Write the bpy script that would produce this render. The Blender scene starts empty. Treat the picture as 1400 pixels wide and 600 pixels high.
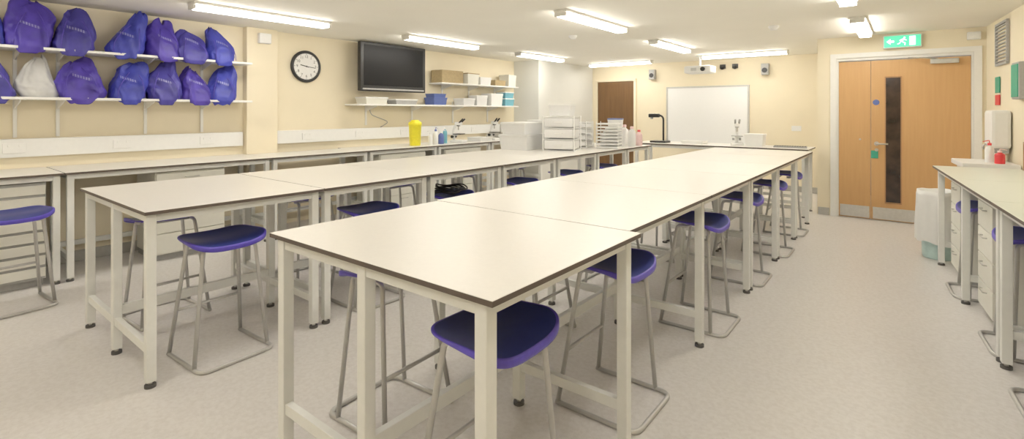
import bpy, bmesh, math, random
from mathutils import Vector, Matrix, noise
random.seed(7)
S = bpy.context.scene
COL = S.collection
S.view_settings.view_transform = 'Standard'
S.view_settings.gamma = 1.12

# ------------------------------------------------------------------ materials
def mat(name, color, rough=.5, metal=0., var=.04, scale=30., bump=0., alpha=1., emis=None, es=0., coords='Object', color2=None, spec=None):
    m = bpy.data.materials.new(name); m.use_nodes = True
    nt = m.node_tree; b = nt.nodes['Principled BSDF']
    b.inputs['Roughness'].default_value = rough
    b.inputs['Metallic'].default_value = metal
    b.inputs['Alpha'].default_value = alpha
    if spec is not None: b.inputs['Specular IOR Level'].default_value = spec
    tc = nt.nodes.new('ShaderNodeTexCoord')
    n = nt.nodes.new('ShaderNodeTexNoise'); n.inputs['Scale'].default_value = scale; n.inputs['Detail'].default_value = 3
    nt.links.new(tc.outputs[coords], n.inputs['Vector'])
    r = nt.nodes.new('ShaderNodeValToRGB')
    c2 = color2 or tuple(min(1, c * (1 + var)) for c in color)
    c1 = tuple(c * (1 - var) for c in color)
    r.color_ramp.elements[0].position = .35; r.color_ramp.elements[1].position = .65
    r.color_ramp.elements[0].color = (*c1, 1); r.color_ramp.elements[1].color = (*c2, 1)
    nt.links.new(n.outputs['Fac'], r.inputs['Fac'])
    nt.links.new(r.outputs['Color'], b.inputs['Base Color'])
    if bump:
        bp = nt.nodes.new('ShaderNodeBump'); bp.inputs['Strength'].default_value = bump
        nt.links.new(n.outputs['Fac'], bp.inputs['Height']); nt.links.new(bp.outputs['Normal'], b.inputs['Normal'])
    if emis:
        b.inputs['Emission Color'].default_value = (*emis, 1); b.inputs['Emission Strength'].default_value = es
    return m

M = {}
M['wall'] = mat('cream_paint', (.88, .785, .585), .7, var=.015, scale=3)
M['partition'] = mat('grey_white_paint', (.76, .76, .72), .7, var=.01, scale=3)
M['ceil'] = mat('ceiling_paint', (.94, .915, .83), .8, var=.01, scale=2)
M['top'] = mat('laminate_top', (.82, .79, .735), .32, var=.012, scale=60)
M['topr'] = mat('laminate_top_green', (.77, .81, .72), .32, var=.012, scale=60)
M['edge'] = mat('dark_laminate_edge', (.10, .075, .06), .5)
M['frame'] = mat('powder_coated_steel', (.85, .855, .815), .4, var=.015)
M['steel'] = mat('brushed_steel', (.60, .59, .56), .28, metal=.9, var=.05)
M['tube'] = mat('silver_painted_tube', (.56, .55, .53), .35, metal=.4, var=.03)
M['foot'] = mat('dark_foot', (.09, .085, .08), .5)
M['seat'] = mat('blue_polypropylene', (.026, .038, .215), .36, var=.06, scale=80, bump=.05)
M['seatrim'] = mat('violet_polypropylene', (.095, .065, .52), .36, var=.06, scale=50)
M['cord'] = mat('violet_cord', (.08, .05, .40), .6, var=.06, scale=50)
M['white'] = mat('white_plastic', (.88, .88, .86), .4, var=.01)
M['shelf'] = mat('white_shelf', (.88, .87, .83), .45, var=.01)
M['cab'] = mat('cabinet_laminate', (.82, .81, .73), .45, var=.01)
M['black'] = mat('black_plastic', (.012, .012, .013), .35)
M['screen'] = mat('matt_dark_screen', (.008, .008, .009), .35, spec=.18)
M['yellow'] = mat('yellow_plastic', (.95, .85, .03), .35)
M['blue'] = mat('blue_plastic', (.10, .15, .42), .4)
M['cyan'] = mat('cyan_plastic', (.16, .44, .55), .4)
M['teal'] = mat('pale_teal_plastic', (.55, .74, .72), .4)
M['red'] = mat('red_plastic', (.80, .05, .06), .4)
M['pink'] = mat('pink_plastic', (.86, .62, .62), .5)
M['green'] = mat('green_sign', (.08, .55, .32), .4, emis=(.08, .75, .42), es=.75)
M['greenp'] = mat('green_panel', (.05, .38, .25), .5)
M['signw'] = mat('sign_white', (.9, .95, .9), .4, emis=(.85, 1, .9), es=1.4)
M['board'] = mat('whiteboard_surface', (.96, .97, .97), .25, var=.004)
M['alu'] = mat('aluminium', (.62, .62, .60), .35, metal=.8)
M['card'] = mat('cardboard', (.42, .32, .17), .8, var=.08, bump=.1)
M['frost'] = mat('frosted_plastic', (.95, .95, .94), .3, alpha=.84, var=.01)
M['lamp'] = mat('lamp_diffuser', (1, 1, 1), .5, emis=(1, .95, .86), es=21)
M['lamphouse'] = mat('lamp_housing', (.80, .79, .74), .4)
M['bagc'] = mat('clear_bag', (.74, .74, .72), .22, alpha=.8, var=.12, scale=6, bump=.2)
M['grey'] = mat('grey_plastic', (.42, .42, .41), .5)
M['skirt'] = mat('grey_skirting', (.45, .44, .41), .6)
M['glass'] = mat('dark_vision_glass', (.035, .02, .015), .12, var=.5, scale=6)
M['paper'] = mat('notice_paper', (.88, .88, .85), .7)

def bagmat(name, c):
    """creased nylon with a faded pale printed line across the front"""
    m = mat(name, c, .5, var=.15, scale=9, bump=.5)
    nt = m.node_tree; b = nt.nodes['Principled BSDF']
    src = b.inputs['Base Color'].links[0].from_socket
    tc = nt.nodes.new('ShaderNodeTexCoord'); sp = nt.nodes.new('ShaderNodeSeparateXYZ'); nt.links.new(tc.outputs['Object'], sp.inputs[0])
    def math_(op, a, bb):
        n = nt.nodes.new('ShaderNodeMath'); n.operation = op
        for i, v in enumerate((a, bb)):
            if v is None: continue
            if isinstance(v, (int, float)): n.inputs[i].default_value = v
            else: nt.links.new(v, n.inputs[i])
        return n.outputs[0]
    tz = math_('ADD', sp.outputs['Z'], math_('MULTIPLY', sp.outputs['Y'], .35))
    az = math_('ABSOLUTE', math_('SUBTRACT', tz, .185), None)
    mz = math_('LESS_THAN', az, .012)
    my = math_('LESS_THAN', math_('ABSOLUTE', sp.outputs['Y'], None), .062)
    mx_ = math_('GREATER_THAN', sp.outputs['X'], .02)
    gap = math_('GREATER_THAN', math_('FRACT', math_('MULTIPLY', sp.outputs['Y'], 55), None), .35)
    k = math_('MULTIPLY', math_('MULTIPLY', mz, my), math_('MULTIPLY', mx_, gap))
    k = math_('MULTIPLY', k, .35)
    mix = nt.nodes.new('ShaderNodeMix'); mix.data_type = 'RGBA'
    nt.links.new(k, mix.inputs[0]); nt.links.new(src, mix.inputs[6]); mix.inputs[7].default_value = (.6, .6, .85, 1)
    nt.links.new(mix.outputs[2], b.inputs['Base Color'])
    return m
BAGM = [bagmat('bag_nylon_blue', (.036, .045, .36)), bagmat('bag_nylon_violet', (.062, .036, .34)), bagmat('bag_nylon_indigo', (.046, .038, .28))]

def floor_mat():
    m = bpy.data.materials.new('speckled_vinyl'); m.use_nodes = True
    nt = m.node_tree; b = nt.nodes['Principled BSDF']; b.inputs['Roughness'].default_value = .36
    tc = nt.nodes.new('ShaderNodeTexCoord')
    n1 = nt.nodes.new('ShaderNodeTexNoise'); n1.inputs['Scale'].default_value = 45; n1.inputs['Detail'].default_value = 4
    n2 = nt.nodes.new('ShaderNodeTexVoronoi'); n2.inputs['Scale'].default_value = 85
    nt.links.new(tc.outputs['Object'], n1.inputs['Vector']); nt.links.new(tc.outputs['Object'], n2.inputs['Vector'])
    r = nt.nodes.new('ShaderNodeValToRGB')
    r.color_ramp.elements[0].position = .35; r.color_ramp.elements[0].color = (.70, .665, .635, 1)
    r.color_ramp.elements[1].position = .62; r.color_ramp.elements[1].color = (.765, .735, .71, 1)
    nt.links.new(n1.outputs['Fac'], r.inputs['Fac'])
    r2 = nt.nodes.new('ShaderNodeValToRGB')
    r2.color_ramp.elements[0].position = .10; r2.color_ramp.elements[0].color = (.88, .87, .86, 1)
    r2.color_ramp.elements[1].position = .22; r2.color_ramp.elements[1].color = (1, 1, 1, 1)
    nt.links.new(n2.outputs['Distance'], r2.inputs['Fac'])
    mx = nt.nodes.new('ShaderNodeMix'); mx.data_type = 'RGBA'; mx.blend_type = 'MULTIPLY'; mx.inputs[0].default_value = 1
    nt.links.new(r.outputs['Color'], mx.inputs[6]); nt.links.new(r2.outputs['Color'], mx.inputs[7])
    nt.links.new(mx.outputs[2], b.inputs['Base Color'])
    return m
M['floor'] = floor_mat()

def wood_mat(name, c1, c2, rough=.4):
    m = bpy.data.materials.new(name); m.use_nodes = True
    nt = m.node_tree; b = nt.nodes['Principled BSDF']; b.inputs['Roughness'].default_value = rough
    tc = nt.nodes.new('ShaderNodeTexCoord'); mp = nt.nodes.new('ShaderNodeMapping')
    mp.inputs['Scale'].default_value = (14, 14, .9)
    n = nt.nodes.new('ShaderNodeTexNoise'); n.inputs['Scale'].default_value = 2.5; n.inputs['Detail'].default_value = 5
    nt.links.new(tc.outputs['Object'], mp.inputs['Vector']); nt.links.new(mp.outputs['Vector'], n.inputs['Vector'])
    r = nt.nodes.new('ShaderNodeValToRGB')
    r.color_ramp.elements[0].position = .3; r.color_ramp.elements[0].color = (*c1, 1)
    r.color_ramp.elements[1].position = .7; r.color_ramp.elements[1].color = (*c2, 1)
    nt.links.new(n.outputs['Fac'], r.inputs['Fac']); nt.links.new(r.outputs['Color'], b.inputs['Base Color'])
    return m
M['oak'] = wood_mat('oak_veneer', (.62, .35, .14), (.66, .385, .16))
M['dkwood'] = wood_mat('dark_wood_veneer', (.13, .065, .022), (.18, .09, .03))
M['rawwood'] = wood_mat('brown_wood', (.38, .19, .08), (.48, .26, .12))

# ------------------------------------------------------------------ geometry helpers
def link(o, parent=None):
    COL.objects.link(o)
    if parent is not None: o.parent = parent
    return o

def mkobj(name, bm, mats, parent=None, loc=(0, 0, 0), smooth=False):
    me = bpy.data.meshes.new(name); bm.normal_update(); bm.to_mesh(me); bm.free()
    if not isinstance(mats, (list, tuple)): mats = [mats]
    for m in mats: me.materials.append(m)
    if smooth:
        for p in me.polygons: p.use_smooth = True
    o = bpy.data.objects.new(name, me); o.location = loc
    return link(o, parent)

def addbox(bm, c, s, bev=0., mi=0):
    r = bmesh.ops.create_cube(bm, size=1)
    vs = r['verts']
    bmesh.ops.scale(bm, vec=s, verts=vs)
    bmesh.ops.translate(bm, vec=c, verts=vs)
    es = list({e for v in vs for e in v.link_edges})
    fs = list({f for v in vs for f in v.link_faces})
    for f in fs: f.material_index = mi
    if bev > 0:
        bmesh.ops.bevel(bm, geom=es, offset=min(bev, min(s) * .45), segments=2, affect='EDGES', profile=.6)

def box(name, c, s, m, parent=None, bev=.003):
    bm = bmesh.new(); addbox(bm, (0, 0, 0), s, bev)
    return mkobj(name, bm, m, parent, c)

def boxes(name, lst, m, parent=None, bev=.002, loc=(0, 0, 0)):
    bm = bmesh.new()
    for it in lst:
        addbox(bm, it[0], it[1], bev, it[2] if len(it) > 2 else 0)
    return mkobj(name, bm, m, parent, loc)

def cyl(name, c, r, h, m, parent=None, axis='Z', seg=28, r2=None, bev=0.):
    bm = bmesh.new()
    bmesh.ops.create_cone(bm, cap_ends=True, segments=seg, radius1=r, radius2=r if r2 is None else r2, depth=h)
    if bev:
        es = [e for e in bm.edges if abs(e.verts[0].co.z - e.verts[1].co.z) < 1e-6]
        bmesh.ops.bevel(bm, geom=es, offset=bev, segments=2, affect='EDGES')
    if axis == 'X': bmesh.ops.rotate(bm, matrix=Matrix.Rotation(math.pi / 2, 3, 'Y'), verts=bm.verts)
    if axis == 'Y': bmesh.ops.rotate(bm, matrix=Matrix.Rotation(-math.pi / 2, 3, 'X'), verts=bm.verts)
    return mkobj(name, bm, m, parent, c)

def lathe(name, prof, m, parent=None, loc=(0, 0, 0), seg=32, sx=1., sy=1., smooth=True):
    bm = bmesh.new(); rings = []
    for r, z in prof:
        if r < 1e-5: rings.append([bm.verts.new((0, 0, z))])
        else: rings.append([bm.verts.new((r * sx * math.cos(a * 2 * math.pi / seg), r * sy * math.sin(a * 2 * math.pi / seg), z)) for a in range(seg)])
    for a, b in zip(rings, rings[1:]):
        for i in range(seg):
            j = (i + 1) % seg
            if len(a) == 1 and len(b) == 1: continue
            if len(a) == 1: bm.faces.new((a[0], b[i], b[j]))
            elif len(b) == 1: bm.faces.new((a[i], a[j], b[0]))
            else: bm.faces.new((a[i], a[j], b[j], b[i]))
    bmesh.ops.recalc_face_normals(bm, faces=bm.faces)
    return mkobj(name, bm, m, parent, loc, smooth)

def fillet(pts, rad, closed=False, n=5):
    pts = [Vector(p) for p in pts]; out = []
    N = len(pts)
    for i, p in enumerate(pts):
        if not closed and (i == 0 or i == N - 1): out.append(p); continue
        a = pts[i - 1]; b = pts[(i + 1) % N]
        da = (a - p); db = (b - p)
        r = min(rad, da.length * .45, db.length * .45)
        pa = p + da.normalized() * r; pb = p + db.normalized() * r
        for k in range(n + 1):
            t = k / n
            out.append(pa * (1 - t) ** 2 + p * 2 * t * (1 - t) + pb * t ** 2)
    return out

def tube(name, pts, r, m, parent=None, rad=.04, closed=False, seg=10, loc=(0, 0, 0)):
    bm = bmesh.new(); addtube(bm, pts, r, rad, closed, seg)
    return mkobj(name, bm, m, parent, loc, True)

def addtube(bm, pts, r, rad=.04, closed=False, seg=10):
    P = fillet(pts, rad, closed)
    N = len(P); rings = []
    T = []
    for i in range(N):
        if closed: t = P[(i + 1) % N] - P[i - 1]
        else: t = P[min(i + 1, N - 1)] - P[max(i - 1, 0)]
        T.append(t.normalized())
    up = Vector((0, 0, 1)) if abs(T[0].z) < .9 else Vector((1, 0, 0))
    nrm = (up - T[0] * up.dot(T[0])).normalized()
    for i in range(N):
        nrm = (nrm - T[i] * nrm.dot(T[i])).normalized()
        bn = T[i].cross(nrm)
        rings.append([bm.verts.new(P[i] + nrm * r * math.cos(2 * math.pi * k / seg) + bn * r * math.sin(2 * math.pi * k / seg)) for k in range(seg)])
    pr = list(zip(rings, rings[1:])) + ([(rings[-1], rings[0])] if closed else [])
    for a, b in pr:
        for k in range(seg):
            bm.faces.new((a[k], a[(k + 1) % seg], b[(k + 1) % seg], b[k]))
    if not closed:
        bm.faces.new(list(reversed(rings[0]))); bm.faces.new(rings[-1])

def thing(name, label, cat, loc=(0, 0, 0), rz=0., group=None):
    e = bpy.data.objects.new(name, None); e.empty_display_size = .1
    e.location = loc; e.rotation_euler = (0, 0, rz)
    link(e); return tag(e, label, cat, group)

def tag(o, label, cat, group=None):
    o['label'] = label; o['category'] = cat
    if group: o['group'] = group
    return o

def struct(o, label=None, cat=None):
    o['kind'] = 'structure'
    if label: o['label'] = label
    if cat: o['category'] = cat
    return o

def copy_thing(root, loc, rz=None, label=None):
    def rec(o, parent):
        n = o.copy(); COL.objects.link(n)
        if parent is not None: n.parent = parent
        for c in list(o.children): rec(c, n)
        return n
    n = rec(root, None); n.location = loc
    if rz is not None: n.rotation_euler = (0, 0, rz)
    if label: n['label'] = label
    return n

def poly_xz(name, loops, m, parent, loc, depth=.002):
    bm = bmesh.new()
    for L in loops:
        vs = [bm.verts.new((x, 0, z)) for x, z in L]
        f = bm.faces.new(vs)
        r = bmesh.ops.extrude_face_region(bm, geom=[f])
        bmesh.ops.translate(bm, vec=(0, -depth, 0), verts=[v for v in r['geom'] if isinstance(v, bmesh.types.BMVert)])
    bmesh.ops.recalc_face_normals(bm, faces=bm.faces)
    return mkobj(name, bm, m, parent, loc)

# ------------------------------------------------------------------ ROOM
CEIL = 2.38
XW = -6.10
def rwx(y): return 1.374 - .081 * y     # right wall face
TH = math.atan(.081)

struct(box('floor', (-2.4, 4.0, -.05), (8.2, 12.4, .1), M['floor'], bev=0), 'pale grey speckled vinyl floor', 'floor')
struct(box('ceiling', (-2.4, 4.0, CEIL + .05), (8.2, 12.4, .1), M['ceil'], bev=0), 'warm white painted flat ceiling', 'ceiling')
struct(box('wall_left', (XW - .08, 4.0, CEIL / 2), (.16, 12.2, CEIL), M['wall'], bev=0), 'cream painted wall', 'wall')
struct(box('wall_pilaster', (XW + .05, 2.84, CEIL / 2), (.10, .36, CEIL), M['wall'], bev=.004), 'cream painted shallow wall pilaster', 'wall')
struct(box('wall_partition', (-5.80, 8.855, CEIL / 2), (.60, 2.09, CEIL), M['partition'], bev=.004), 'grey white boxed-in partition in the corner', 'wall')
struct(box('wall_back', (-3.55, 9.98, CEIL / 2), (5.5, .16, CEIL), M['wall'], bev=0), 'cream painted end wall behind the whiteboard', 'wall')
struct(box('wall_front', (-2.4, -2.08, CEIL / 2), (7.8, .16, CEIL), M['wall'], bev=0), 'cream painted wall', 'wall')
DX0, DX1, DH = -.745, .635, 2.10
bm = bmesh.new()
addbox(bm, ((-.953 + DX0) / 2, 8.03, CEIL / 2), (DX0 + .953, .16, CEIL))
addbox(bm, ((DX1 + .90) / 2, 8.03, CEIL / 2), (.90 - DX1, .16, CEIL))
addbox(bm, ((DX0 + DX1) / 2, 8.03, (CEIL + DH) / 2), (DX1 - DX0, .16, CEIL - DH))
struct(mkobj('wall_door', bm, M['wall']), 'cream painted wall around the double door', 'wall')
struct(box('wall_side', (-.873, 9.005, CEIL / 2), (.16, 1.79, CEIL), M['wall'], bev=0), 'cream painted return wall', 'wall')
o = box('wall_right', (0, 0, 0), (.16, 10.4, CEIL), M['wall'], bev=0)
yc = 2.95
o.location = (rwx(yc) + .08, yc, CEIL / 2); o.rotation_euler = (0, 0, TH)
struct(o, 'cream painted wall beside the side bench', 'wall')
struct(box('baseboard_back', (-3.22, 9.893, .05), (4.5, .014, .10), M['skirt']), 'grey skirting', 'baseboard')
struct(box('baseboard_door', (-.88, 7.943, .05), (.13, .014, .10), M['skirt']), 'grey skirting', 'baseboard')
struct(box('baseboard_left', (XW + .007, 1.2, .05), (.014, 2.8, .10), M['skirt']), 'grey skirting', 'baseboard')
o = box('baseboard_right', (rwx(7.1) - .01, 7.1, .05), (.014, 1.5, .10), M['skirt']); o.rotation_euler = (0, 0, TH)
struct(o, 'grey skirting', 'baseboard')

# ---- main double door
D = bpy.data.objects.new('door_1', None); D.location = (0, 7.95, 0); link(D)
struct(D, 'oak veneered leaf-and-a-half fire door with narrow dark vision panel', 'door')
frm = [((DX0 + .0175, .05, (DH - .035) / 2), (.035, .09, DH - .035)), ((DX1 - .0175, .05, (DH - .035) / 2), (.035, .09, DH - .035)), (((DX0 + DX1) / 2, .05, DH - .0175), (DX1 - DX0, .09, .035))]
boxes('door_frame', frm, M['shelf'], D, bev=0)
arch = [((DX0 - .022, -.010, DH / 2), (.07, .018, DH)), ((DX1 + .022, -.010, DH / 2), (.07, .018, DH)), (((DX0 + DX1) / 2, -.010, DH + .03), (DX1 - DX0 + .114, .018, .06))]
boxes('architrave', arch, M['shelf'], D, bev=0)
a0, a1, a2 = DX0 + .035, -.36, DX1 - .035
zt = DH - .05
leaf1 = box('door_leaf', ((a0 + a1) / 2, .03, zt / 2 + .004), (a1 - a0 - .004, .045, zt - .008), M['oak'], D)
leaf2 = box('door_leaf', ((a1 + a2) / 2, .03, zt / 2 + .004), (a2 - a1 - .004, .045, zt - .008), M['oak'], D)
c2 = (a1 + a2) / 2
box('vision_panel', (-.13 - c2, -.0255, 1.03 - zt / 2), (.15, .008, 1.58), M['glass'], leaf2)
boxes('glazing_bead', [((-.21 - c2, -.026, 1.03 - zt / 2), (.012, .014, 1.58)), ((-.05 - c2, -.026, 1.03 - zt / 2), (.012, .014, 1.58)),
    ((-.13 - c2, -.026, 1.83 - zt / 2), (.172, .014, .012)), ((-.13 - c2, -.026, .23 - zt / 2), (.172, .014, .012))], M['rawwood'], leaf2, bev=0)
box('kick_plate', (0, -.026, .09 - zt / 2), (a2 - a1 - .04, .004, .15), M['alu'], leaf2)
box('kick_plate', (0, -.026, .09 - zt / 2), (a1 - a0 - .03, .004, .15), M['alu'], leaf1)
h = tube('door_handle', [(-.30 - c2, -.02, .98 - zt / 2), (-.30 - c2, -.075, .98 - zt / 2), (-.18 - c2, -.075, .98 - zt / 2)], .010, M['steel'], leaf2, rad=.02)
cyl('handle_rose', (-.30 - c2, -.03, .98 - zt / 2), .027, .01, M['steel'], leaf2, 'Y')
cyl('lock_cylinder', (-.30 - c2, -.03, .90 - zt / 2), .02, .01, M['steel'], leaf2, 'Y')
cyl('round_sign', (-.305 - c2, -.026, 1.51 - zt / 2), .036, .004, M['blue'], leaf2, 'Y')
box('green_tag', (-.32 - c2, -.028, .84 - zt / 2), (.075, .008, .10), M['greenp'], leaf2)
box('door_closer', (.36 - c2, -.05, 2.0 - zt / 2), (.26, .05, .055), M['alu'], leaf2)
tube('closer_arm', [(.30 - c2, -.06, 2.03 - zt / 2), (.12 - c2, -.14, 2.045 - zt / 2), (.02 - c2, -.045, 2.06 - zt / 2)], .007, M['alu'], leaf2, rad=.01)
cyl('lock_cylinder', (.06, -.026, 1.03 - zt / 2), .012, .006, M['steel'], leaf1, 'Y')

# ---- rear dark door
D2 = bpy.data.objects.new('door_2', None); D2.location = (-4.93, 9.90, 0); link(D2)
struct(D2, 'dark brown wooden door in the end wall', 'door')
box('door_leaf', (0, -.02, 1.02), (.84, .03, 2.02), M['dkwood'], D2)
boxes('door_frame', [((-.45, -.02, 1.02), (.05, .05, 2.04)), ((.45, -.02, 1.02), (.05, .05, 2.04)), ((0, -.02, 2.065), (.95, .05, .05))], M['wall'], D2, bev=0)
tube('door_handle', [(.34, -.03, 1.0), (.34, -.08, 1.0), (.24, -.08, 1.0)], .01, M['steel'], D2, rad=.02)

# ------------------------------------------------------------------ LUMINAIRES
def luminaire(c, L, along='Y'):
    e = thing('ceiling_light', 'slim white surface-mounted fluorescent batten light on ceiling', 'light', (c[0], c[1], CEIL), 0 if along == 'Y' else math.pi / 2, 'ceiling batten lights')
    box('lamp_housing', (0, 0, -.012), (.15, L, .024), M['lamphouse'], e)
    box('lamp_diffuser', (0, 0, -.045), (.115, L - .05, .04), M['lamp'], e, bev=.012)
    box('end_cap', (0, -L / 2 + .01, -.045), (.13, .02, .04), M['lamphouse'], e)
    box('end_cap', (0, L / 2 - .01, -.045), (.13, .02, .04), M['lamphouse'], e)
    return e
l0 = luminaire((-5.03, 2.42), 1.35)
for (x, y) in [(-5.03, 4.86), (-5.05, 7.25), (-5.03, -.1), (-2.62, 4.75), (-2.72, 7.25), (-2.62, 2.25), (-2.62, -.2), (-.40, 6.95), (-.40, 4.6), (-.40, 2.1), (-.40, -.3)]:
    copy_thing(l0, (x, y, CEIL))
copy_thing(l0, (-4.5, 9.2, CEIL), math.pi / 2)
copy_thing(l0, (-2.15, 9.0, CEIL), math.pi / 2)

# ------------------------------------------------------------------ BENCH TABLES
def bench(name, x0, x1, y0, y1, label, cat='lab bench', mid=True, near=True, far=True, group=None, topm='top', origin=None, rz=0., side_rail=None):
    cx, cy = (x0 + x1) / 2, (y0 + y1) / 2
    w, l = x1 - x0, y1 - y0
    if origin is None: e = thing(name, label, cat, (cx, cy, 0), 0, group)
    else:
        o = Vector(origin) + Matrix.Rotation(rz, 3, 'Z') @ Vector((cx, cy, 0))
        e = thing(name, label, cat, o, rz, group)
    bm = bmesh.new(); addbox(bm, (0, 0, 0), (w, l - .008, .018), 0)
    for f in bm.faces: f.material_index = 0 if f.normal.z > .5 else 1
    es = [ed for ed in bm.edges if all(v.co.z > 0 for v in ed.verts)]
    bmesh.ops.bevel(bm, geom=es, offset=.0015, segments=1, affect='EDGES')
    mkobj('tabletop', bm, [M[topm], M['edge']], e, (0, 0, .891))
    t = .045; ins = .035
    lx = [-(w / 2 - ins - t / 2), (w / 2 - ins - t / 2)]
    if mid: lx.insert(1, 0.)
    ys = []
    if near: ys.append(-(l / 2 - ins * .6 - t / 2))
    if far: ys.append((l / 2 - ins * .6 - t / 2))
    for y in ys:
        for x in lx:
            box('leg', (x, y, .455), (t, t, .85), M['frame'], e, bev=.004)
            cyl('foot', (x, y, .0075), .026, .015, M['foot'], e, seg=16)
            cyl('foot_stem', (x, y, .0225), .010, .015, M['steel'], e, seg=12)
        box('stretcher', (0, y, .19), (lx[-1] - lx[0] - t, .03, .045), M['frame'], e)
        box('apron_rail', (0, y, .86), (lx[-1] - lx[0] - t, .035, .042), M['frame'], e)
    fy0 = -(l / 2 - ins * .6 - t); fy1 = -fy0
    if not near: fy0 = -(l / 2 - .003)
    if not far: fy1 = l / 2 - .003
    for x in (lx[0], lx[-1]):
        box('apron_rail', (x, (fy0 + fy1) / 2, .86), (.035, fy1 - fy0, .042), M['frame'], e)
    if mid:
        box('stretcher', (0, (fy0 + fy1) / 2, .25), (.03, fy1 - fy0, .055), M['frame'], e)
        box('apron_rail', (0, (fy0 + fy1) / 2, .86), (.035, fy1 - fy0, .042), M['frame'], e)
    elif side_rail is not None:
        box('stretcher', (lx[side_rail], (fy0 + fy1) / 2, .19), (.03, fy1 - fy0, .045), M['frame'], e)
    return e

LB = 'long off-white laminate lab bench with dark edge and pale steel legs'
seams = [1.0, 1.95, 3.08, 4.2, 5.25, 6.25, 7.2]
for i in range(6):
    dx = 0 if i == 0 else -.055
    bench('lab_bench', -2.06 + (0 if i == 0 else -.02), -.856 + dx, seams[i], seams[i + 1], LB, near=(i == 0 or i >= 3), group='centre island benches')
seams2 = [.82, 1.80, 2.73, 3.66, 4.6, 5.5, 6.35, 7.1]
for i in range(7):
    bench('lab_bench', -4.22, -2.96, seams2[i], seams2[i + 1], LB, group='second island benches')
WBL = 'off-white laminate wall bench with pale steel legs along the cream wall'
for (y0, y1, xb) in [(-.3, .95, -6.095), (.95, 2.65, -6.095), (2.65, 3.9, -5.995), (3.9, 5.1, -6.095), (5.1, 6.3, -6.095), (6.3, 7.8, -6.095)]:
    bench('wall_bench', xb, -5.36, y0, y1, WBL, mid=False, near=True, group='wall benches', side_rail=0)
RO = (.19, 6.04, 0)
for (y0, y1) in [(-1.1, 0.), (-2.2, -1.1), (-3.3, -2.2), (-4.6, -3.3)]:
    bench('side_bench', 0, .66, y0, y1, 'pale laminate side bench with white steel legs beside wall', mid=False, near=(y0 != -1.1), group='side benches', topm='topr', origin=RO, rz=TH, side_rail=1)
bench('demonstration_desk', -3.45, -1.0, 7.5, 8.15, 'pale demonstration bench near the whiteboard wall', mid=False)

# ---- drawer pedestals
def pedestal(loc, w, d, hgt, n, label, rz=0., group='under-bench drawer units', gap=.008, cm='cab'):
    e = thing('drawer_unit', label, 'drawer unit', loc, rz, group)
    box('carcass', (0, 0, .06 + (hgt - .06) / 2), (d, w, hgt - .06), M[cm], e)
    box('plinth', (-.02, 0, .03), (d - .05, w - .02, .06), M['grey'], e)
    dh = (hgt - .08) / n
    for i in range(n):
        dr = box('drawer', (d / 2 + .009, 0, .07 + dh * (i + .5)), (.018, w - .012, dh - gap), M['cab'], e, bev=.003)
        if n < 6: tube('handle', [(.009, -.06, dh * .25), (.03, -.06, dh * .25), (.03, .06, dh * .25), (.009, .06, dh * .25)], .004, M['steel'], dr, rad=.01, seg=8)
    return e
pedestal((-5.70, .42, 0), .86, .52, .83, 8, 'pale chest of shallow drawers under wall bench', gap=.022, cm='grey')
pedestal((-5.72, 1.9, 0), .60, .52, .83, 4, 'pale drawer unit under wall bench')
pedestal((-5.70, 4.5, 0), .80, .50, .83, 4, 'pale drawer unit under wall bench')
pedestal((-5.72, 5.7, 0), .80, .52, .83, 4, 'pale drawer unit under wall bench')
def rb(x, y, z=0.): return Vector(RO) + Matrix.Rotation(TH, 3, 'Z') @ Vector((x, y, z))
pedestal(rb(.37, -.42), .42, .5, .80, 4, 'pale drawer unit under side bench', rz=TH + math.pi, group='side bench drawer units')
pedestal(rb(.37, -1.48), .42, .5, .80, 4, 'pale drawer unit under side bench', rz=TH + math.pi, group='side bench drawer units')

# ------------------------------------------------------------------ STOOLS
def seat_mesh():
    bm = bmesh.new(); seg = 64; a, b = .165, .208
    def outl(th, r):
        c, s = math.cos(th), math.sin(th); n = 2 / 4.0
        x = a * r * math.copysign(abs(c) ** n, c); y = b * r * math.copysign(abs(s) ** n, s)
        y *= 1 + .07 * (x / a)
        return x, y
    def zt(x, y):
        # saddle: sides swept up, centre dished, front edge rolling down, low rear lip
        return .668 + .026 * min(1.3, (abs(y) / b)) ** 2.4 - .020 * max(0, (x / a - .35) / .65) ** 2 + .018 * max(0, (-x / a - .2) / .8) ** 2 - .002
    prof = [(0, 0, 0, 0), (.3, 0, 0, 0), (.55, 0, 0, 0), (.72, 0, 0, 0), (.86, 0, 0, 0), (.95, 0, 0, 0), (.99, -.001, 0, 1), (1.0, -.004, 0, 1), (1.003, -.008, -.007, 1), (1.0, -.010, -.015, 1), (.99, -.0105, -.016, 1), (.985, -.007, -.007, 1), (.9, -.007, 0, 1), (.5, -.007, 0, 1), (0, -.007, 0, 1)]
    rings = []
    for r, dz, df, mi in prof:
        if r == 0: rings.append([bm.verts.new((0, 0, zt(0, 0) + dz))]); continue
        ring = []
        for k in range(seg):
            th = 2 * math.pi * k / seg
            x, y = outl(th, r)
            fr = max(0, min(1, (x / a + .4) / 1.2))
            ring.append(bm.verts.new((x, y, zt(x, y) + dz + df * fr)))
        rings.append(ring)
    for idx, (p, q) in enumerate(zip(rings, rings[1:])):
        mi = prof[idx + 1][3]
        for k in range(seg):
            j = (k + 1) % seg
            if len(p) == 1: f = bm.faces.new((p[0], q[k], q[j]))
            elif len(q) == 1: f = bm.faces.new((p[k], p[j], q[0]))
            else: f = bm.faces.new((p[k], p[j], q[j], q[k]))
            f.material_index = mi
    bmesh.ops.recalc_face_normals(bm, faces=bm.faces)
    return bm

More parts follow.
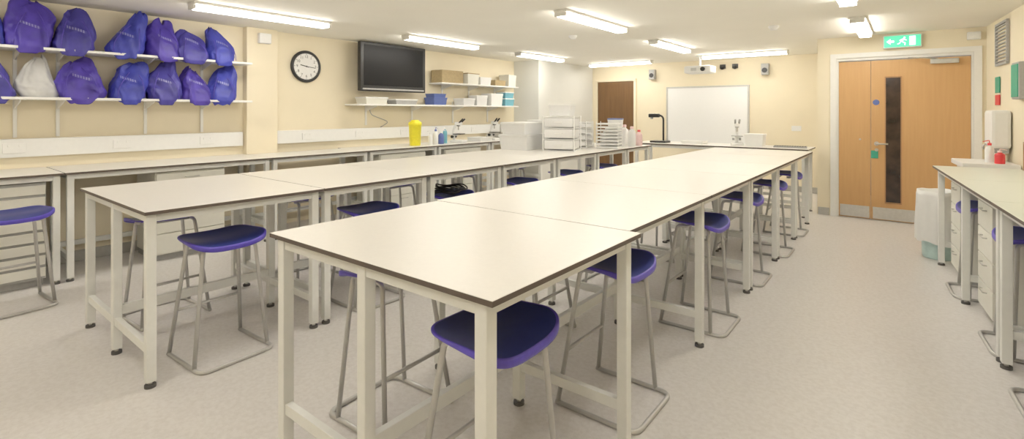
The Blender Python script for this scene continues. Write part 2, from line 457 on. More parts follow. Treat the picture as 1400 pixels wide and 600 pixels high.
def stool(loc, rz, label):
    e = thing('lab_stool', label, 'stool', loc, rz, 'lab stools')
    mkobj('seat', seat_mesh(), [M['seat'], M['seatrim']], e, (0, 0, 0), True)
    r = .011
    for sx, sy in [(1, 1), (1, -1), (-1, 1), (-1, -1)]:
        tx, ty = sx * .10, sy * .14
        bx, by = (.13 if sx > 0 else -.19), sy * .20
        tube('leg', [(tx * .4, ty, .648), (tx, ty, .648), (bx, by, .011)], r, M['tube'], e, rad=.03)
    tube('floor_rail', [(-.20, -.20, .011), (.21, -.20, .011), (.21, .20, .011), (-.20, .20, .011)], r, M['tube'], e, rad=.06)
    tube('seat_rail', [(-.04, -.14, .648), (-.04, .14, .648)], .009, M['tube'], e)
    k = (.648 - .26) / (.648 - .011)
    tube('foot_rest', [(-.10 - .09 * k, -(.14 + .06 * k), .26), (-.10 - .09 * k, (.14 + .06 * k), .26)], .009, M['tube'], e)
    return e
SL = 'blue moulded plastic lab stool on silver tube sled frame'
st0 = stool((-1.095, 1.30, 0), .02, 'bright violet-blue plastic lab stool on silver tube frame, at bench corner')
pi = math.pi
for x, y, r in [(-1.12, 2.22, .0), (-1.09, 3.42, .0), (-1.11, 4.54, 0), (-1.10, 5.56, 0), (-1.11, 6.56, 0),
                (-1.90, 1.50, pi + .05), (-1.88, 2.6, pi), (-1.88, 3.7, pi), (-1.88, 4.75, pi), (-1.88, 5.75, pi),
                (-3.14, 1.25, .05), (-3.17, 2.28, 0), (-3.17, 3.12, 0), (-3.17, 4.12, 0), (-3.17, 5.05, 0), (-3.17, 5.95, 0),
                (-4.02, 1.24, pi + .05), (-3.98, 2.27, pi), (-4.0, 3.2, pi), (-4.0, 4.1, pi), (-4.0, 5.05, pi),
                (-5.0, .60, .1), (-5.45, 3.1, 0.), ]:
    copy_thing(st0, (x, y, 0), r, SL)
for (x, y, r) in [(.22, -2.72, pi), (.24, -1.92, pi), (.22, -.86, pi)]:
    copy_thing(st0, rb(x, y), r + TH, SL)

bm = bmesh.new()
for k in range(5):
    pts = [(math.cos(a / 16 * 2 * pi) * (.12 + .012 * k) + .01 * k, math.sin(a / 16 * 2 * pi) * (.13 - .008 * k), .012 * k + .012 * (1 + math.sin(a * 1.1 + k))) for a in range(16)]
    addtube(bm, pts, .0065, rad=.02, closed=True, seg=6)
o = mkobj('coiled_cable', bm, M['black'], None, (-3.17, 3.12, .683), True)
tag(o, 'coiled black cable lying on a stool seat', 'cable')

# ------------------------------------------------------------------ LEFT WALL SHELVES + BAGS
def wall_shelf(y0, y1, z, depth, label, uprights, zlow, ztop, xw=XW):
    e = thing('bracket_shelf', label, 'shelf', (xw, (y0 + y1) / 2, z), 0)
    cy = (y0 + y1) / 2
    box('shelf_board', (depth / 2 + .02, 0, -.011), (depth, y1 - y0, .022), M['shelf'], e)
    for u in uprights:
        box('upright', (.009, u - cy, (zlow + ztop) / 2 - z), (.016, .026, ztop - zlow), M['shelf'], e, bev=.002)
        bm = bmesh.new()
        vs = [bm.verts.new(p) for p in [(.017, -.004, -.023), (depth * .9, -.004, -.023), (depth * .9, -.004, -.035), (.017, -.004, -.10)]]
        f = bm.faces.new(vs); r = bmesh.ops.extrude_face_region(bm, geom=[f])
        bmesh.ops.translate(bm, vec=(0, .008, 0), verts=[v for v in r['geom'] if isinstance(v, bmesh.types.BMVert)])
        bmesh.ops.recalc_face_normals(bm, faces=bm.faces)
        mkobj('bracket', bm, M['shelf'], e, (0, u - cy, 0))
    return e
ups = [.75, 1.03, 1.70, 2.22]
wall_shelf(.1, 2.62, 1.945, .31, 'long white wall shelf holding purple drawstring bags', ups, 1.62, 1.99)
wall_shelf(.1, 2.62, 1.52, .31, 'lower white wall shelf holding purple drawstring bags', ups, 1.17, 1.56)

def bag(loc, w, h, d, seed, m, label, lean=0., flop=0., name='drawstring_bag', cat='bag', mark=True, group='drawstring bags on wall shelves', droop=.06):
    """limp sack: boxy sagging base hanging over the shelf edge, creased top slumping to one side"""
    rnd = random.Random(seed)
    e = thing(name, label, cat, loc, rnd.uniform(-.25, .25), group)
    bm = bmesh.new(); seg = 80; rows = 44
    ph = rnd.uniform(0, 6)
    if flop: prof = [(0, .90), (.05, .98), (.15, 1.0), (.40, .98), (.60, .95), (.78, .90), (.90, .80), (.97, .62), (1.0, .25)]
    else: prof = [(0, .92), (.05, 1.0), (.15, 1.03), (.35, .99), (.52, .90), (.68, .78), (.82, .66), (.92, .56), (1.0, .30)]
    dprof = [(0, .92), (.12, 1.0), (.35, .88), (.6, .62), (.8, .38), (1.0, .12)]
    def pw(P, v):
        for (a, x), (b, y) in zip(P, P[1:]):
            if v <= b: return x + (y - x) * (v - a) / (b - a)
        return P[-1][1]
    def ridge(p): return 1 - 2 * abs(noise.noise(p))
    rings = []
    sd = Vector((seed * 3.1, seed * 1.7, 0))
    tilt = rnd.choice([-1, 1]) * rnd.uniform(.12, .34)
    for i in range(rows + 1):
        v = i / rows
        rw, rd = pw(prof, v), pw(dprof, v)
        ring = []
        for k in range(seg):
            th = 2 * pi * k / seg
            c, s = math.cos(th), math.sin(th)
            x = d * .5 * rd * math.copysign(abs(c) ** .75, c); y = w * .5 * rw * math.copysign(abs(s) ** .6, s)
            z = h * v
            p = Vector((x * 7, y * 9 + lean * z * 12, z * 5 + y * 5)) + sd
            cr = ridge(p) * .17 + ridge(p * 2.3) * .09 - .13
            lowf = noise.noise(Vector((math.copysign(1.2, s), z * 8, seed * .77)))
            sx_ = 1 + cr * 1.5 * min(1, .4 + v * 1.4)
            sy_ = 1 + cr * .5 + lowf * .20
            if mark is False: sx_ += noise.noise(p * .8) * .25
            X = x * sx_ - .035 * v; Y = y * sy_ + lean * h * v * v * .8 + .012 * math.sin(5 * v + ph)
            Z = z + noise.noise(Vector((c * 1.1, s * 1.9, seed * 2.3))) * .20 * h * v
            Z -= tilt * h * v * v * (Y / (w * .5))
            Z = max(0, Z)
            over = X - .115
            if over > 0: Z -= min(droop, over * 2.6) * max(0, 1 - v * 1.8)
            ring.append(bm.verts.new((X, Y, Z)))
        rings.append(ring)
    for a, b in zip(rings, rings[1:]):
        for k in range(seg):
            bm.faces.new((a[k], a[(k + 1) % seg], b[(k + 1) % seg], b[k]))
    bm.faces.new(list(reversed(rings[0]))); bm.faces.new(rings[-1])
    bmesh.ops.recalc_face_normals(bm, faces=bm.faces)
    mkobj('bag_body', bm, m, e, (0, 0, 0), True)
    if mark:
        for sy in (-1, 1):
            tube('drawcord', [(.02, sy * .03 + lean * h * .6, h * .80), (d * .36, sy * w * .24 + lean * h * .3, h * .58), (d * .53, sy * w * .34, h * .28), (d * .54, sy * w * .36, h * .02)], .003, M['cord'], e, rad=.05, seg=6)
    return e
BL = ['royal blue nylon drawstring bag slumped on white shelf', 'violet nylon drawstring bag slumped on white shelf', 'indigo nylon drawstring bag slumped on white shelf']
k = 0
for (y, w, h, le, fl) in [(.53, .27, .33, 0, 0), (.81, .30, .39, .1, 1), (1.12, .29, .38, -.05, 0), (1.49, .27, .36, .35, 0), (1.77, .28, .35, .15, 1), (2.05, .29, .27, -.1, 1), (2.33, .28, .31, -.25, 0)]:
    bag((-5.905, y, 1.945), w, h, .30, 11 + k, BAGM[k % 3], BL[k % 3], le, fl); k += 1
for (y, w, h, le, fl) in [(.58, .27, .34, -.2, 0), (1.16, .33, .35, -.15, 0), (1.50, .29, .32, .25, 1), (1.79, .30, .34, .0, 1), (2.07, .28, .31, .1, 0), (2.35, .28, .34, .0, 1)]:
    bag((-5.905, y, 1.52), w, h, .30, 31 + k, BAGM[(k * 2) % 3], BL[(k * 2) % 3], le, fl); k += 1
bag((-5.92, .87, 1.52), .25, .33, .20, 77, M['bagc'], 'crumpled clear plastic bag of contents on white shelf', 0, 0, name='plastic_bag', cat='plastic bag', mark=False, group=None, droop=0)

def trunk(y0, y1, x, n):
    e = thing('dado_trunking', 'white plastic dado trunking with sockets along cream wall', 'cable trunking', (x, (y0 + y1) / 2, 1.0), 0, 'dado trunking')
    L = y1 - y0
    box('trunking_body', (.026, 0, .08), (.05, L, .16), M['white'], e, bev=.006)
    for i in range(n):
        yy = -L / 2 + L * (i + .5) / n
        s = box('socket', (.055, yy, .08), (.01, .145, .085), M['white'], e, bev=.003)
        boxes('switch', [((.007, -.035, .02), (.006, .012, .018)), ((.007, .035, .02), (.006, .012, .018))], M['paper'], s, bev=.001)
    return e
trunk(-.4, 2.64, XW, 4)
trunk(3.04, 7.78, XW, 6)

e = tag(box('alarm_sounder', (-5.97, 2.85, 2.26), (.06, .14, .12), M['white'], bev=.01), 'small white wall-mounted alarm box on pilaster', 'alarm')

# clock
C = thing('wall_clock', 'round black-rimmed wall clock with white face', 'clock', (XW, 3.43, 1.975), 0)
cyl('clock_face', (.02, 0, 0), .175, .03, M['white'], C, 'X', 48)
bm = bmesh.new(); pts = [(0, .185 * math.cos(a / 48 * 2 * pi), .185 * math.sin(a / 48 * 2 * pi)) for a in range(48)]
addtube(bm, pts, .021, rad=.001, closed=True, seg=10); mkobj('clock_rim', bm, M['black'], C, (.025, 0, 0), True)
tk = bmesh.new()
for i in range(60):
    a = i / 60 * 2 * pi; big = i % 5 == 0
    r0 = .158 if not big else .150
    vs = []
    hw = .0012 if not big else .003
    for rr, s in [(r0, -1), (.165, -1), (.165, 1), (r0, 1)]:
        vs.append(tk.verts.new((.0365, rr * math.sin(a) + s * hw * math.cos(a), rr * math.cos(a) - s * hw * math.sin(a))))
    tk.faces.new(vs)
mkobj('minute_marks', tk, M['black'], C)
nb = bmesh.new()
for n_ in range(1, 13):
    cu = bpy.data.curves.new('t', 'FONT'); cu.body = str(n_); cu.size = .048; cu.align_x = 'CENTER'; cu.align_y = 'CENTER'
    ob = bpy.data.objects.new('t', cu); COL.objects.link(ob)
    bpy.context.view_layer.update()
    me = bpy.data.meshes.new_from_object(ob.evaluated_get(bpy.context.evaluated_depsgraph_get()))
    a = n_ / 12 * 2 * pi; cy, cz = .125 * math.sin(a), .125 * math.cos(a)
    for v in me.vertices: v.co = Vector((.0368, v.co.x + cy, v.co.y + cz))
    nb.from_mesh(me)
    bpy.data.objects.remove(ob); bpy.data.curves.remove(cu); bpy.data.meshes.remove(me)
mkobj('numerals', nb, M['black'], C)
def hand(name, ang, L, w):
    a = ang
    bm = bmesh.new(); addbox(bm, (0, 0, L / 2 - .015), (.003, w, L + .03), 0)
    bmesh.ops.rotate(bm, matrix=Matrix.Rotation(-a, 3, 'X'), verts=bm.verts)
    mkobj(name, bm, M['black'], C, (.040, 0, 0))
hand('hour_hand', math.radians(282), .085, .010); hand('minute_hand', math.radians(97), .125, .007)
cyl('hand_boss', (.042, 0, 0), .009, .006, M['black'], C, 'X', 16)

# television
T = thing('television', 'black flat screen television mounted on cream wall', 'television', (-5.86, 4.66, 2.02), 0)
box('tv_case', (0, 0, 0), (.07, 1.17, .68), M['black'], T, bev=.012)
box('tv_screen', (.0365, 0, .02), (.004, 1.06, .56), M['screen'], T, bev=.001)
box('tv_bezel_strip', (.037, 0, -.31), (.005, 1.10, .02), M['grey'], T, bev=.001)
boxes('wall_mount', [((-.13, 0, 0), (.18, .08, .10)), ((-.045, 0, 0), (.03, .4, .35)), ((-.225, 0, 0), (.02, .3, .3))], M['grey'], T)

wall_shelf(4.0, 7.55, 1.50, .30, 'long white wall shelf with small equipment', [4.35, 5.2, 6.1, 7.0], 1.20, 1.56)
wall_shelf(5.55, 7.55, 1.86, .30, 'white upper wall shelf with boxes', [5.85, 6.5, 7.2], 1.57, 1.90)
def storage_box(loc, s, body, lid, label, cat='box', name='storage_box', rz=0, group=None):
    e = thing(name, label, cat, loc, rz, group)
    bm = bmesh.new(); x, y, z = s
    def ring(k, zz, inset=0): return [bm.verts.new((sx * (x / 2 * k - inset), sy * (y / 2 * k - inset), zz)) for sx, sy in [(-1, -1), (1, -1), (1, 1), (-1, 1)]]
    t = .004
    rs = [ring(.92, 0), ring(1, z * .9), ring(1.03, z * .9), ring(1.03, z), ring(1, z, t), ring(.92, t, t)]
    for a, b in zip(rs, rs[1:]):
        for i in range(4): bm.faces.new((a[i], a[(i + 1) % 4], b[(i + 1) % 4], b[i]))
    bm.faces.new(list(reversed(rs[0]))); bm.faces.new(rs[-1])
    bmesh.ops.recalc_face_normals(bm, faces=bm.faces)
    mkobj('box_body', bm, body, e)
    if lid: box('box_lid', (0, 0, z + .008), (x * 1.05, y * 1.05, .018), lid, e, bev=.005)
    return e
def carton(loc, s, label, rz=0.):
    e = thing('cardboard_box', label, 'box', loc, rz)
    x, y, z = s; t = .004
    boxes('carton_body', [((0, 0, t / 2), (x, y, t)), ((-x / 2, 0, z / 2), (t, y, z)), ((x / 2, 0, z / 2), (t, y, z)), ((0, -y / 2, z / 2), (x, t, z)), ((0, y / 2, z / 2), (x, t, z))], M['card'], e, bev=.0005)
    box('carton_flap', (x / 2 + .004, 0, z - .03), (.004, y * .96, .06), M['card'], e, bev=.0005)
    box('carton_flap', (-x * .25, 0, z + .002), (x * .48, y * .97, .004), M['card'], e, bev=.0005)
    return e
carton((-5.91, 5.80, 1.86), (.25, .48, .20), 'brown open cardboard box on upper shelf')
storage_box((-5.91, 6.30, 1.86), (.23, .30, .17), M['cab'], M['card'], 'cream box with brown lid on upper shelf', rz=.05)
storage_box((-5.92, 6.66, 1.86), (.20, .26, .12), M['frost'], M['white'], 'frosted white lidded box on upper shelf', rz=-.08)
storage_box((-5.91, 7.03, 1.86), (.23, .30, .10), M['card'], None, 'low brown open tray on upper shelf')
storage_box((-5.91, 7.38, 1.86), (.22, .24, .20), M['cab'], M['cab'], 'cream lidded box on upper shelf', rz=.06)
storage_box((-5.91, 4.32, 1.50), (.24, .36, .08), M['cab'], M['white'], 'flat cream box on shelf beneath television')
storage_box((-5.91, 4.86, 1.50), (.22, .40, .06), M['grey'], M['white'], 'flat grey equipment box on shelf beneath television')
storage_box((-5.91, 5.54, 1.50), (.22, .28, .10), M['blue'], M['blue'], 'small blue storage box on shelf', group='blue boxes on shelf')
storage_box((-5.91, 5.54, 1.617), (.20, .26, .06), M['blue'], None, 'small blue open tray stacked on blue box', group='blue boxes on shelf')
storage_box((-5.91, 6.2, 1.50), (.22, .30, .10), M['frost'], M['white'], 'frosted white box on lower shelf', group='white boxes on lower shelf', rz=.06)
storage_box((-5.92, 6.56, 1.50), (.20, .26, .16), M['frost'], M['white'], 'frosted white box on lower shelf', group='white boxes on lower shelf', rz=-.05)
storage_box((-5.91, 6.93, 1.50), (.23, .32, .20), M['white'], M['white'], 'white lidded box on lower shelf', group='white boxes on lower shelf')
storage_box((-5.91, 7.3, 1.50), (.23, .26, .12), M['cyan'], M['white'], 'cyan box with white lid on lower shelf', group='cyan boxes on lower shelf')
storage_box((-5.91, 7.3, 1.637), (.22, .25, .10), M['cyan'], M['white'], 'cyan box with white lid stacked on another', group='cyan boxes on lower shelf')
e = tube('hanging_cable', [(-6.085, 4.4, 1.47), (-6.07, 4.42, 1.35), (-6.07, 4.75, 1.24), (-6.085, 4.6, 1.165)], .005, M['grey'], rad=.15); tag(e, 'thin grey cable hanging from television to trunking', 'cable')

# ------------------------------------------------------------------ BENCH-TOP OBJECTS
ZT = .90
e = thing('sharps_bin', 'bright yellow plastic sharps bin on wall bench', 'bin', (-5.62, 4.86, ZT), .3)
lathe('bin_body', [(0, 0), (.075, 0), (.08, .006), (.092, .29), (.098, .295), (.098, .31)], M['yellow'], e, sy=.95)
lathe('bin_lid', [(.098, .31), (.098, .33), (.085, .345), (.06, .355), (.058, .37), (.0, .375)], M['yellow'], e, sy=.95)
def bottle(loc, r, h, body, cap, label, name='wash_bottle', nozzle=True, group=None):
    e = thing(name, label, 'bottle', loc, random.uniform(0, 6), group)
    lathe('bottle_body', [(0, 0), (r * .95, 0), (r, .006), (r, h * .62), (r * .85, h * .72), (r * .4, h * .8), (r * .38, h * .84)], body, e, seg=24)
    lathe('bottle_cap', [(r * .45, h * .83), (r * .45, h * .93), (r * .35, h * .95), (0, h * .95)], cap, e, seg=20)
    if nozzle: tube('nozzle', [(0, 0, h * .94), (0, 0, h * 1.08), (r * 1.5, 0, h * 1.0)], .004, cap, e, rad=.02, seg=8)
    return e
bottle((-5.55, 5.20, ZT), .038, .24, M['white'], M['blue'], 'white wash bottle with blue cap on wall bench')
bottle((-5.6, 5.36, ZT), .045, .20, M['blue'], M['white'], 'blue squeeze bottle on wall bench')
bottle((-5.50, 5.05, ZT), .035, .20, M['white'], M['white'], 'white squeeze bottle on wall bench')
bottle((-5.68, 5.52, ZT), .035, .26, M['cyan'], M['white'], 'cyan plastic bottle on wall bench')
storage_box((-5.6, 6.25, ZT), (.3, .3, .07), M['white'], None, 'shallow white tray on wall bench')

def microscope(loc, rz, label, m1, m2):
    e = thing('microscope', label, 'microscope', loc, rz)
    box('base', (0, 0, .02), (.17, .22, .04), m1, e, bev=.012)
    tube('arm', [(0, .08, .04), (0, .10, .20), (0, .03, .30)], .022, m1, e, rad=.06)
    box('stage', (0, -.01, .135), (.15, .14, .012), m2, e)
    box('stage_support', (0, .05, .12), (.05, .06, .03), m1, e)
    box('head', (0, .0, .30), (.075, .11, .055), m1, e, bev=.015)
    for sx in (-1, 1): tube('eyepiece', [(sx * .025, -.03, .315), (sx * .03, -.10, .375)], .014, m2, e)
    cyl('objective', (0, .0, .235), .011, .07, M['steel'], e, seg=16)
    cyl('nosepiece', (0, .0, .27), .028, .02, m2, e, seg=20)
    for sx in (-1, 1): cyl('focus_knob', (sx * .045, .09, .09), .022, .03, m2, e, 'X', 20)
    return e
microscope((-5.66, 5.80, ZT), 1.8, 'white microscope with black parts standing on wall bench', M['white'], M['black'])
microscope((-5.62, 6.65, ZT), 1.4, 'white and black microscope standing on wall bench', M['white'], M['black'])
microscope((-1.96, 7.85, ZT), .3, 'white microscope on demonstration bench', M['white'], M['grey'])
storage_box((-1.70, 7.80, ZT), (.24, .22, .16), M['white'], M['white'], 'small white lidded box beside microscope')

e = thing('sink', 'stainless steel sink with swan-neck tap set in wall bench', 'sink', (-5.72, 7.2, ZT), 0)
boxes('sink_rim', [((0, 0, .006), (.50, .75, .012)), ((-.24, 0, .05), (.02, .75, .10))], M['steel'], e)
box('basin', (.0, -.1, .016), (.36, .40, .008), M['foot'], e)
tube('tap', [(-.18, -.05, .012), (-.18, -.05, .28), (-.02, -.05, .28), (-.02, -.05, .20)], .011, M['steel'], e, rad=.07)

# crates on the middle island
storage_box((-4.0, 5.30, ZT), (.42, .46, .18), M['frost'], M['frost'], 'large frosted white plastic tub on island bench', rz=.1, group='frosted tubs on island bench')
storage_box((-4.0, 5.30, ZT + .199), (.38, .42, .14), M['frost'], M['white'], 'frosted white tub stacked on another with white lid', rz=.03, group='frosted tubs on island bench')
storage_box((-4.02, 5.90, ZT), (.36, .40, .36), M['frost'], M['white'], 'tall frosted plastic storage box with lid on island bench')
def drawer_tower(loc, w, d, n, dh, label, rz=0.):
    e = thing('plastic_drawer_tower', label, 'storage drawers', loc, rz)
    H = n * dh + .02
    boxes('tower_frame', [((-w / 2, -d / 2, H / 2), (.012, .012, H)), ((w / 2, -d / 2, H / 2), (.012, .012, H)), ((-w / 2, d / 2, H / 2), (.012, .012, H)), ((w / 2, d / 2, H / 2), (.012, .012, H))]
        + [((0, 0, .006 + dh * i), (w, d, .008)) for i in range(n + 1)], M['white'], e)
    for i in range(n):
        dr = box('drawer', (0, -.005, .012 + dh * (i + .5)), (w - .03, d - .01, dh - .03), M['frost'], e, bev=.01)
        box('handle', (0, -d / 2 - .008, .0), (.10, .02, .012), M['white'], dr)
    return e
drawer_tower((-3.45, 5.42, ZT), .40, .36, 3, .14, 'white stacking drawer tower of clear plastic on island bench', .3)
storage_box((-3.45, 5.42, ZT + .442), (.28, .26, .13), M['frost'], M['white'], 'small frosted box on top of drawer tower', rz=.3)
drawer_tower((-3.62, 6.10, ZT), .34, .30, 4, .085, 'clear plastic drawer tower on island bench', .2)
def tray_stack(loc, w, d, n, dz, m, label, rz):
    e = thing('tray_rack', label, 'tray rack', loc, rz)
    for i in range(n): box('tray', (0, 0, dz * i + .012), (w, d, .02), m, e, bev=.006)
    for sx in (-1, 1):
        for sy in (-1, 1): box('rack_post', (sx * (w / 2), sy * (d / 2 - .02), n * dz / 2), (.008, .012, n * dz), m, e)
    return e
tray_stack((-3.20, 6.22, ZT), .30, .24, 8, .045, M['white'], 'white tiered tray rack on island bench', .2)
storage_box((-3.27, 6.55, ZT), (.24, .2, .24), M['frost'], M['white'], 'small frosted box with white lid on island bench', rz=.2)
storage_box((-3.27, 6.55, ZT + .26), (.20, .17, .12), M['white'], M['blue'], 'small white box with blue lid stacked on frosted box', rz=.35)
bottle((-3.06, 6.64, ZT), .055, .30, M['white'], M['pink'], 'white bottle with pink cap on island bench', 'carboy', False)
bottle((-3.26, 6.82, ZT), .06, .32, M['white'], M['pink'], 'white bottle with pink cap on island bench', 'carboy', False)
bottle((-3.07, 6.90, ZT), .05, .24, M['pink'], M['red'], 'pale pink bottle with red cap on island bench', 'carboy', False)
for i, (x, y) in enumerate([(-3.55, 6.75), (-3.7, 6.55)]):
    bottle((x, y, ZT), .045, .24, M['frost'], M['blue'], 'clear bottle with blue cap on island bench', 'carboy', False)

e = thing('document_camera', 'black document camera on tall arm on demonstration bench', 'document camera', (-3.10, 7.78, ZT), 0)
box('base', (0, 0, .015), (.26, .22, .03), M['black'], e, bev=.01)
tube('arm', [(.03, .06, .03), (.03, .06, .42), (-.10, 0, .45)], .015, M['black'], e, rad=.06)
box('camera_head', (-.10, 0, .43), (.17, .08, .06), M['black'], e, bev=.015)
cyl('lens', (-.14, 0, .39), .022, .03, M['grey'], e)

storage_box((-2.6, 7.9, ZT), (.34, .26, .04), M['white'], None, 'low white equipment tray on demonstration bench')
e = thing('keyboard', 'dark keyboard on demonstration bench', 'keyboard', (-1.25, 7.75, ZT), .1)
box('keyboard_body', (0, 0, .01), (.40, .14, .02), M['grey'], e); boxes('keys', [((-.18 + .03 * i, -.045 + .03 * j, .022), (.024, .024, .006)) for i in range(13) for j in range(4)], M['black'], e, bev=.001)

# ------------------------------------------------------------------ END WALL
e = thing('whiteboard', 'large whiteboard with aluminium frame on end wall', 'whiteboard', (-3.03, 9.90, 1.30), 0)
box('board_panel', (0, -.012, 0), (1.50, .02, 1.12), M['board'], e)
boxes('board_frame', [((-.76, -.014, 0), (.03, .028, 1.11)), ((.76, -.014, 0), (.03, .028, 1.11)), ((0, -.014, .57), (1.55, .028, .03)), ((0, -.014, -.57), (1.55, .028, .03))], M['alu'], e, bev=0)
box('pen_tray', (0, -.05, -.592), (.9, .07, .012), M['alu'], e)
e = thing('projector', 'white projector hanging from ceiling near whiteboard', 'projector', (-2.86, 9.0, CEIL), 0)
cyl('ceiling_plate', (0, 0, -.01), .07, .02, M['white'], e)
cyl('drop_pole', (0, 0, -.10), .018, .18, M['white'], e)
box('projector_body', (0, 0, -.25), (.46, .34, .13), M['white'], e, bev=.03)
cyl('lens', (.10, -.178, -.25), .038, .03, M['black'], e, 'Y')
boxes('vent_grille', [((-.10 + .012 * i, -.172, -.25), (.005, .004, .05)) for i in range(8)], M['grey'], e, bev=0)
for x in (-4.08, -1.98):
    s = thing('wall_speaker', 'small grey box speaker on end wall', 'speaker', (x, 9.90, 2.15), 0, 'wall speakers')
    box('speaker_case', (0, -.07, 0), (.12, .11, .20), M['grey'], s, bev=.01)
    cyl('speaker_cone', (0, -.127, -.02), .045, .006, M['black'], s, 'Y')
    box('bracket', (0, -.01, 0), (.05, .02, .08), M['grey'], s)
for x in (-2.72, -2.50):
    s = thing('wall_sensor', 'small black round sensor on end wall', 'sensor', (x, 9.90, 2.24), 0, 'black wall sensors')
    box('sensor_mount', (0, -.015, 0), (.10, .03, .08), M['black'], s)
    lathe('sensor_dome', [(.045, 0), (.04, -.03), (.02, -.045), (0, -.05)], M['black'], s, (0, -.05, -.01))
    box('sensor_arm', (0, -.04, 0), (.03, .04, .02), M['black'], s)
e = thing('wall_socket', 'white double wall socket plate', 'socket', (-1.5, 9.90, 1.1), 0)
box('plate', (0, -.005, 0), (.15, .01, .09), M['white'], e); boxes('switch', [((-.035, -.011, .02), (.012, .004, .018)), ((.035, -.011, .02), (.012, .004, .018))], M['paper'], e, bev=.001)

# exit sign
e = thing('exit_sign', 'green illuminated running-man emergency exit sign above door', 'exit sign', (-.04, 7.94, 2.27), 0)
box('sign_case', (0, -.03, 0), (.38, .06, .16), M['white'], e, bev=.008)
box('sign_panel', (0, -.063, 0), (.36, .006, .14), M['green'], e, bev=.002)
L = []
L.append([(.07, -.055), (.13, -.055), (.13, .055), (.07, .055)])
hx, hz = .022, .042
L.append([(hx + .011 * math.cos(a / 12 * 2 * pi), hz + .011 * math.sin(a / 12 * 2 * pi)) for a in range(12)])
L.append([(.0, .028), (.018, .030), (.008, -.008), (-.012, -.006)])
L.append([(.015, .028), (.045, .012), (.042, .005), (.012, .016)])
L.append([(.0, .028), (-.028, .012), (-.024, .005), (.002, .016)])
L.append([(.008, -.008), (.035, -.022), (.030, -.052), (.022, -.052), (.024, -.026), (-.006, -.012)])
L.append([(-.012, -.006), (-.022, -.032), (-.048, -.038), (-.048, -.030), (-.028, -.022), (-.020, -.004)])
L.append([(-.08, .012), (-.08, -.012), (-.115, -.012), (-.115, -.035), (-.155, 0), (-.115, .035), (-.115, .012)])
poly_xz('pictogram', L, M['signw'], e, (0, -.0665, 0))
e = thing('emergency_light', 'small white emergency light box on wall above door', 'light', (.62, 7.95, 2.28), 0)
box('light_case', (0, -.03, 0), (.12, .06, .09), M['white'], e, bev=.01); box('light_lens', (0, -.062, 0), (.09, .006, .06), M['paper'], e)

for (x, y) in [(-3.4, 5.6), (-1.2, 6.4)]:
    lathe_o = lathe('smoke_detector', [(.055, 0), (.055, -.018), (.042, -.03), (.035, -.045), (0, -.047)], M['white'], None, (x, y, CEIL)); tag(lathe_o, 'small round white smoke detector on ceiling', 'smoke detector', 'smoke detectors')

# ------------------------------------------------------------------ RIGHT WALL
def rwthing(name, label, cat, y, z, off=0.004):
    return thing(name, label, cat, (rwx(y) - off, y, z), TH)
e = rwthing('vent_grille', 'grey louvred vent grille on cream wall', 'vent', 7.2, 2.10)
boxes('grille_frame', [((-.012, 0, .21), (.022, .46, .025)), ((-.012, 0, -.21), (.022, .46, .025)), ((-.012, -.22, 0), (.022, .025, .39)), ((-.012, .22, 0), (.022, .025, .39))], M['grey'], e)
boxes('louvre', [((-.012, 0, -.18 + .036 * i), (.016, .41, .012)) for i in range(11)], M['grey'], e)
e = rwthing('wall_notice', 'small green safety notice on cream wall', 'sign', 7.4, 1.68); box('notice_panel', (-.006, 0, 0), (.008, .18, .17), M['greenp'], e)
e = rwthing('wall_notice', 'small red safety notice on cream wall', 'sign', 7.4, 1.52); box('notice_panel', (-.006, 0, 0), (.008, .18, .11), M['red'], e)
e = rwthing('first_aid_cabinet', 'shallow grey-green wall cabinet on cream wall', 'cabinet', 6.48, 1.68)
box('cabinet_body', (-.03, 0, 0), (.06, .24, .34), M['grey'], e, bev=.01); box('cabinet_door', (-.063, 0, 0), (.008, .21, .30), M['greenp'], e, bev=.003)
e = rwthing('towel_dispenser', 'white wall-mounted paper towel dispenser', 'dispenser', 7.0, 1.20)
box('dispenser_body', (-.08, 0, .02), (.15, .30, .38), M['white'], e, bev=.03); box('dispenser_chute', (-.08, 0, -.19), (.12, .24, .05), M['grey'], e); box('paper_towel', (-.08, 0, -.235), (.05, .2, .05), M['paper'], e)
e = rwthing('wash_basin', 'white wash basin counter with tap against the wall', 'basin', 6.85, 0.)
box('counter', (-.21, 0, .875), (.41, .62, .05), M['white'], e, bev=.01)
box('cabinet_body', (-.19, 0, .45), (.36, .58, .80), M['cab'], e); box('cabinet_plinth', (-.17, 0, .025), (.32, .56, .05), M['grey'], e)
tube('tap', [(-.05, .2, .9), (-.05, .2, 1.06), (-.18, .2, 1.06), (-.18, .2, 1.01)], .010, M['steel'], e, rad=.05)
bottle((.64, 6.74, .90), .035, .20, M['white'], M['red'], 'white soap bottle with red pump on basin counter', 'soap_bottle')
bottle((.70, 6.62, .90), .038, .13, M['red'], M['pink'], 'small red bottle on basin counter', 'soap_bottle')
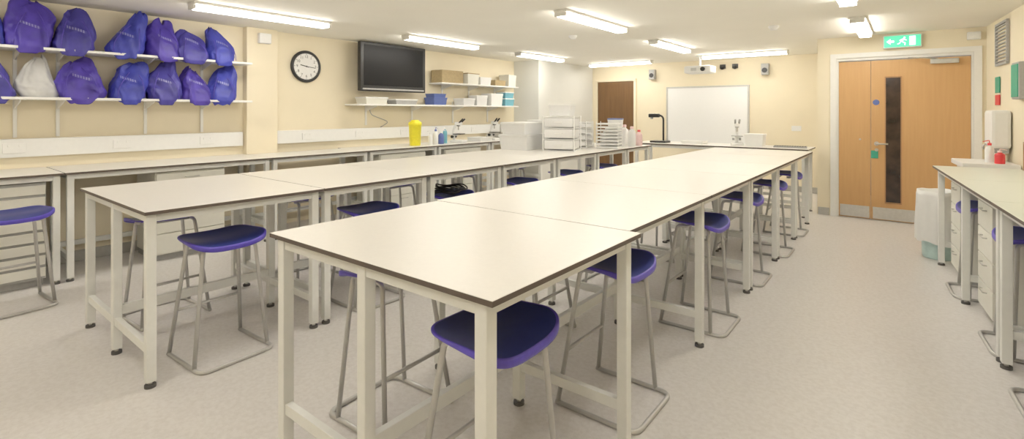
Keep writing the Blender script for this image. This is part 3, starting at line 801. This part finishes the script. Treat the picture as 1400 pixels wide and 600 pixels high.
# bin with thin loose liner
e = thing('waste_bin', 'pale waste bin with thin loose white liner beside side bench', 'bin', (.24, 6.29, 0), 0)
lathe('bin_body', [(0, 0), (.115, 0), (.12, .01), (.14, .55), (.135, .55), (.115, .02), (0, .02)], M['teal'], e)
bm = bmesh.new(); seg = 72; rows = [(.10, .50), (.132, .58), (.146, .64), (.160, .645), (.166, .60), (.165, .50), (.168, .40), (.172, .30), (.170, .22), (.172, .17)]
rg = []
for i, (r, z) in enumerate(rows):
    ring = []
    for k in range(seg):
        a = 2 * pi * k / seg
        f = .006 * math.sin(a * 11 + 1) * (i / 9) + .012 * noise.noise(Vector((math.cos(a) * 2.2, math.sin(a) * 2.2, z * 3)))
        zz = z + (.05 * noise.noise(Vector((math.cos(a) * 1.6, math.sin(a) * 1.6, 4))) * (1 if i > 5 else .3))
        ring.append(bm.verts.new(((r + f) * math.cos(a), (r + f) * math.sin(a), zz)))
    rg.append(ring)
for a, b in zip(rg, rg[1:]):
    for k in range(seg): bm.faces.new((a[k], a[(k + 1) % seg], b[(k + 1) % seg], b[k]))
bm.faces.new(rg[0])
mkobj('bin_liner', bm, M['white'], e, (0, 0, 0), True)
# wooden rack on side bench
p = rb(.615, -.14, .90)
e = thing('wooden_rack', 'small brown wooden rack standing on side bench', 'rack', p, TH)
boxes('rack_frame', [((0, -.07, .12), (.06, .015, .24)), ((0, .07, .12), (.06, .015, .24)), ((0, 0, .01), (.06, .125, .02)), ((0, 0, .23), (.06, .125, .02))], M['rawwood'], e)
box('rack_shelf', (0, 0, .12), (.055, .12, .012), M['rawwood'], e)

# ------------------------------------------------------------------ WORLD + CAMERA
w = bpy.data.worlds.new('world'); S.world = w; w.use_nodes = True
w.node_tree.nodes['Background'].inputs[0].default_value = (1, .95, .85, 1); w.node_tree.nodes['Background'].inputs[1].default_value = .3
cam = bpy.data.cameras.new('camera'); co = bpy.data.objects.new('camera', cam); COL.objects.link(co)
cam.sensor_width = 36; cam.lens = 685 / 1400 * 36
cam.shift_y = -148 / 1400; cam.clip_start = .05
co.location = (0, 0, 1.40); co.rotation_euler = (math.radians(90), 0, math.radians(38.2))
S.camera = co
